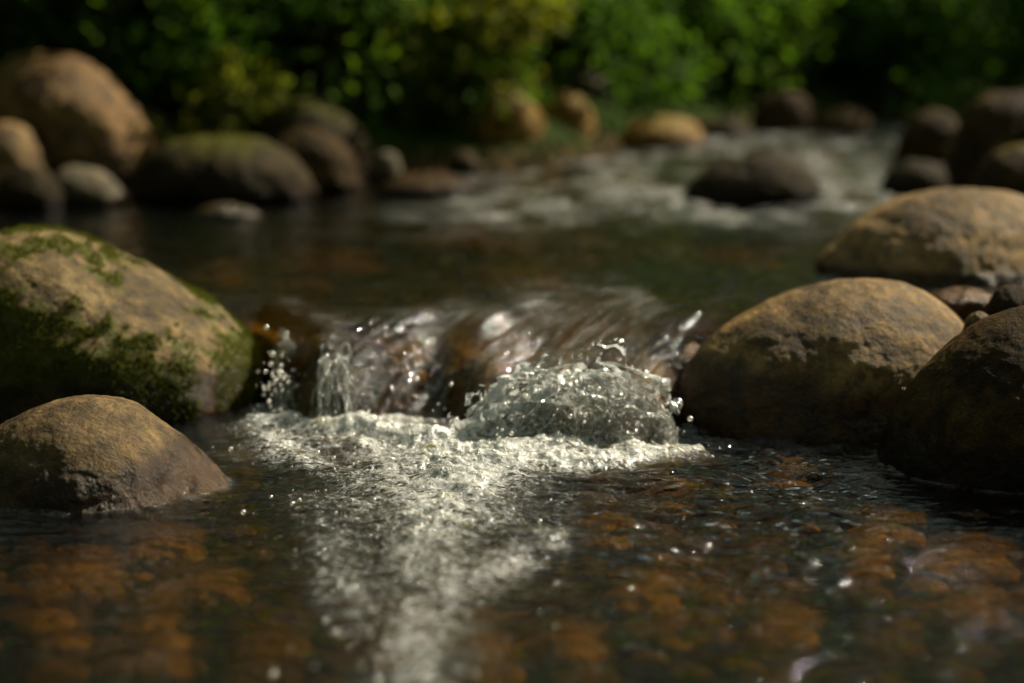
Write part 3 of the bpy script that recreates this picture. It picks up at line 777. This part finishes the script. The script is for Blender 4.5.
SH = [ # label, px column, distance, height, half width, material
 ('mid green shrub at the far left, spilling over the tallest boulder', 30, 6.0, .85, .5, Md),
 ('mid green shrub behind the low mossy boulder', 180, 6.15, .78, .5, Md),
 ('yellow green shrub glowing above the arched mossy boulder', 270, 6.3, .80, .32, Ml),
 ('mid green shrub between the glowing one and the ochre pair', 390, 6.7, .78, .5, Md),
 ('mid green shrub in the gap right behind the ochre pair', 540, 7.0, .8, .5, Md),
 ('mid green shrub hanging over the head of the riffle', 690, 7.4, .85, .55, Md),
 ('mid green shrub above the far end of the riffle', 790, 7.9, .9, .6, Md),
 ('broad dark shrub in the shade at the upper right', 890, 8.6, 1.2, .9, D_),
 ('broad dark shrub behind the big dark boulder on the right', 1010, 8.3, 1.5, .9, D_),
 ('broad dark shrub beyond the right edge of the stream', 1150, 7.4, 1.5, .9, D_),
 ('tall deep green shrub high on the bank at the left', 80, 10.6, 1.9, 1.3, D_),
 ('tall mid green shrub high on the bank above the glowing one', 270, 10.9, 2.0, 1.3, Md),
 ('tall deep green shrub high on the bank above the ochre pair', 470, 11.0, 2.0, 1.3, D_),
 ('tall mid green shrub high on the bank above the riffle', 660, 11.2, 2.0, 1.3, Md),
 ('tall deep green shrub high on the bank beyond the riffle end', 830, 11.4, 2.0, 1.3, D_),
]
for i, (lb, px, y, h, w, m) in enumerate(SH):
    shrub(lb, (px-512)/FPX*y, y, h, w, m, 200+i, n=5200 if y < 9 else 3000, clumps=40, leaf=.055 if y < 9 else .12)
SF = [
 ('small deep green shrub just behind the tallest left boulder', 110, 5.75, .75, .4, D_, .06),
 ('small yellow green sprig rising beside the low mossy boulder', 226, 5.55, .28, .10, Ml, .06),
 ('small mid green shrub above the arched mossy boulder', 340, 5.95, .50, .34, Md, .06),
 ('bright leaning shrub drooping onto the ochre pair', 470, 5.95, .55, .20, Ml, .07),
 ('low mid green shrub left of the ochre pair', 410, 6.1, .60, .32, Md, .06),
 ('low dark shrub in the shade right of the ochre pair', 630, 6.7, .7, .4, D_, .06),
 ('low mid green shrub over the low ochre boulder', 700, 7.0, .75, .35, Md, .07),
 ('low dark shrub above the brown stone at the riffle end', 830, 7.7, .8, .5, D_, .07),
 ('low dark shrub behind the rounded brown right boulder', 930, 7.4, .8, .5, D_, .07),
 ('low mid green shrub spilling down behind the ochre pair', 560, 6.75, .75, .36, Md, .07),
 ('low mid green shrub between the ochre pair and the low ochre boulder', 612, 7.0, .55, .3, Md, .06),
 ('low deep green shrub behind the dull brown stone', 745, 7.3, .7, .4, D_, .07),
 ('low mid green shrub above the dark brown far boulder', 775, 7.6, .95, .4, Md, .07),
 ('low deep green shrub behind the arched mossy boulder', 250, 6.0, .40, .32, D_, .06),
 ('low deep green shrub left of the glowing tall one', 150, 5.9, .6, .36, Md, .06),
 ('low deep green shrub at the far right edge of the bank', 1010, 7.0, .8, .5, D_, .07),
 ('knee high green clump on the bank touching the ochre pair', 575, 6.3, .34, .28, D_, .06),
 ('knee high green clump behind the low ochre boulder', 650, 6.85, .38, .3, D_, .06),
 ('knee high green clump right of the low ochre boulder', 725, 7.0, .36, .3, Md, .06),
 ('knee high dark clump above the far brown stone', 850, 7.6, .42, .35, D_, .06),
 ('knee high green clump behind the small stones of the left bank', 425, 6.0, .30, .28, D_, .06),
 ('bright sprig at the top left corner', 5, 6.0, .62, .2, Ml, .06),
]
for i, (lb, px, y, h, w, m, lf) in enumerate(SF):
    shrub(lb, (px-512)/FPX*y, y, h, w, m, 300+i, n=2200 if w > .15 else 420, clumps=16 if w > .15 else 6, leaf=lf*.7)
# unseen woodland added at the sides and rear to block sky light and deepen shade
for i, (x, y, h, w) in enumerate([(-3.4, 4.6, 4.2, 1.3), (-3.6, 2.0, 4.6, 1.3), (-4.6, 7.2, 4.2, 1.4), (-2.4, -1.6, 5.2, 1.5), (-.2, -2.6, 5.6, 1.6), (2.2, -2.4, 5.2, 1.5), (3.3, .6, 2.2, .9), (3.5, 3.0, 2.2, .9)]):
    shrub(['unseen tall dark shrub added off the left end of the far bank', 'unseen tall dark shrub added on the left bank beside the pool', 'unseen tall dark shrub added behind the left bank', 'unseen tall dark shrub added at the back left', 'unseen tallest dark shrub added at the back', 'unseen tall dark shrub added at the back right', 'unseen wide dark shrub added on the right bank beside the lower pool', 'unseen wide dark shrub added on the right bank behind the speckled boulder'][i], x, y, h, w, D_, 400+i, n=8000, clumps=60, leaf=.16, group='unseen shrubs added to block sky light')

# ------------------------------------------------------------------ light, camera, render settings
to_sun = np.array([.60, .37, .71]); to_sun /= np.linalg.norm(to_sun)
el = math.asin(to_sun[2]); az = math.atan2(to_sun[0], to_sun[1])
sd = bpy.data.lights.new('sun', 'SUN'); sd.energy = 5.0; sd.angle = R(.53); sd.color = (1, .89, .68)
so = bpy.data.objects.new('sun', sd); C.objects.link(so)
from mathutils import Vector
so.rotation_euler = Vector(to_sun).to_track_quat('Z', 'Y').to_euler(); so.location = (4, 3, 6)
w = bpy.data.worlds.new('World'); bpy.context.scene.world = w; w.use_nodes = True
nt = w.node_tree; bg = nt.nodes['Background']
sk = nt.nodes.new('ShaderNodeTexSky'); sk.sky_type = 'NISHITA'; sk.sun_disc = False
sk.sun_elevation = el; sk.sun_rotation = az
sk.air_density = .8; sk.dust_density = .7; sk.ozone_density = .4
hz = nt.nodes.new('ShaderNodeMix'); hz.data_type = 'RGBA'; hz.blend_type = 'MULTIPLY'   # tint added to the sky colour to take violet out of its reflections
hz.inputs[0].default_value = 1; hz.inputs[7].default_value = (.86, 1, .62, 1)
nt.links.new(sk.outputs[0], hz.inputs[6])
def wn(ty): return nt.nodes.new(ty)
tc = wn('ShaderNodeTexCoord'); cn = wn('ShaderNodeTexNoise'); cn.inputs['Scale'].default_value = 3.2; cn.inputs['Detail'].default_value = 5
nt.links.new(tc.outputs['Generated'], cn.inputs['Vector'])
m1 = wn('ShaderNodeMapRange'); m1.interpolation_type = 'SMOOTHSTEP'; m1.inputs[1].default_value = .46; m1.inputs[2].default_value = .60
nt.links.new(cn.outputs[0], m1.inputs[0])
sx_ = wn('ShaderNodeSeparateXYZ'); nt.links.new(tc.outputs['Generated'], sx_.inputs[0])
m2 = wn('ShaderNodeMapRange'); m2.interpolation_type = 'SMOOTHSTEP'; m2.inputs[1].default_value = .40; m2.inputs[2].default_value = .75
nt.links.new(sx_.outputs[2], m2.inputs[0])
mm = wn('ShaderNodeMath'); mm.operation = 'MULTIPLY'; nt.links.new(m1.outputs[0], mm.inputs[0]); nt.links.new(m2.outputs[0], mm.inputs[1])
cl = wn('ShaderNodeMix'); cl.data_type = 'RGBA'; cl.inputs[7].default_value = (9.5, 10.6, 8.8, 1)  # unseen bright clouds overhead, added to give the water pale reflections
nt.links.new(mm.outputs[0], cl.inputs[0]); nt.links.new(hz.outputs[2], cl.inputs[6]); nt.links.new(cl.outputs[2], bg.inputs[0]); bg.inputs[1].default_value = .05
cd = bpy.data.cameras.new('camera'); co = bpy.data.objects.new('camera', cd); C.objects.link(co)
co.location = (0, 0, H); co.rotation_euler = (R(90)-PITCH, 0, 0)
cd.sensor_width = 36; cd.lens = FPX*36/1024; cd.clip_start = .05; cd.clip_end = 300
cd.dof.use_dof = True; cd.dof.focus_distance = 2.62; cd.dof.aperture_fstop = 1.75
sc = bpy.context.scene; sc.camera = co
sc.render.engine = 'CYCLES'
sc.view_settings.view_transform = 'Standard'; sc.view_settings.look = 'None'; sc.view_settings.gamma = 1
sc.view_settings.exposure = .70
sc.cycles.use_denoising = True
sc.cycles.max_bounces = 10; sc.cycles.transparent_max_bounces = 24
sc.cycles.sample_clamp_indirect = 6
sc.cycles.caustics_reflective = False; sc.cycles.caustics_refractive = False
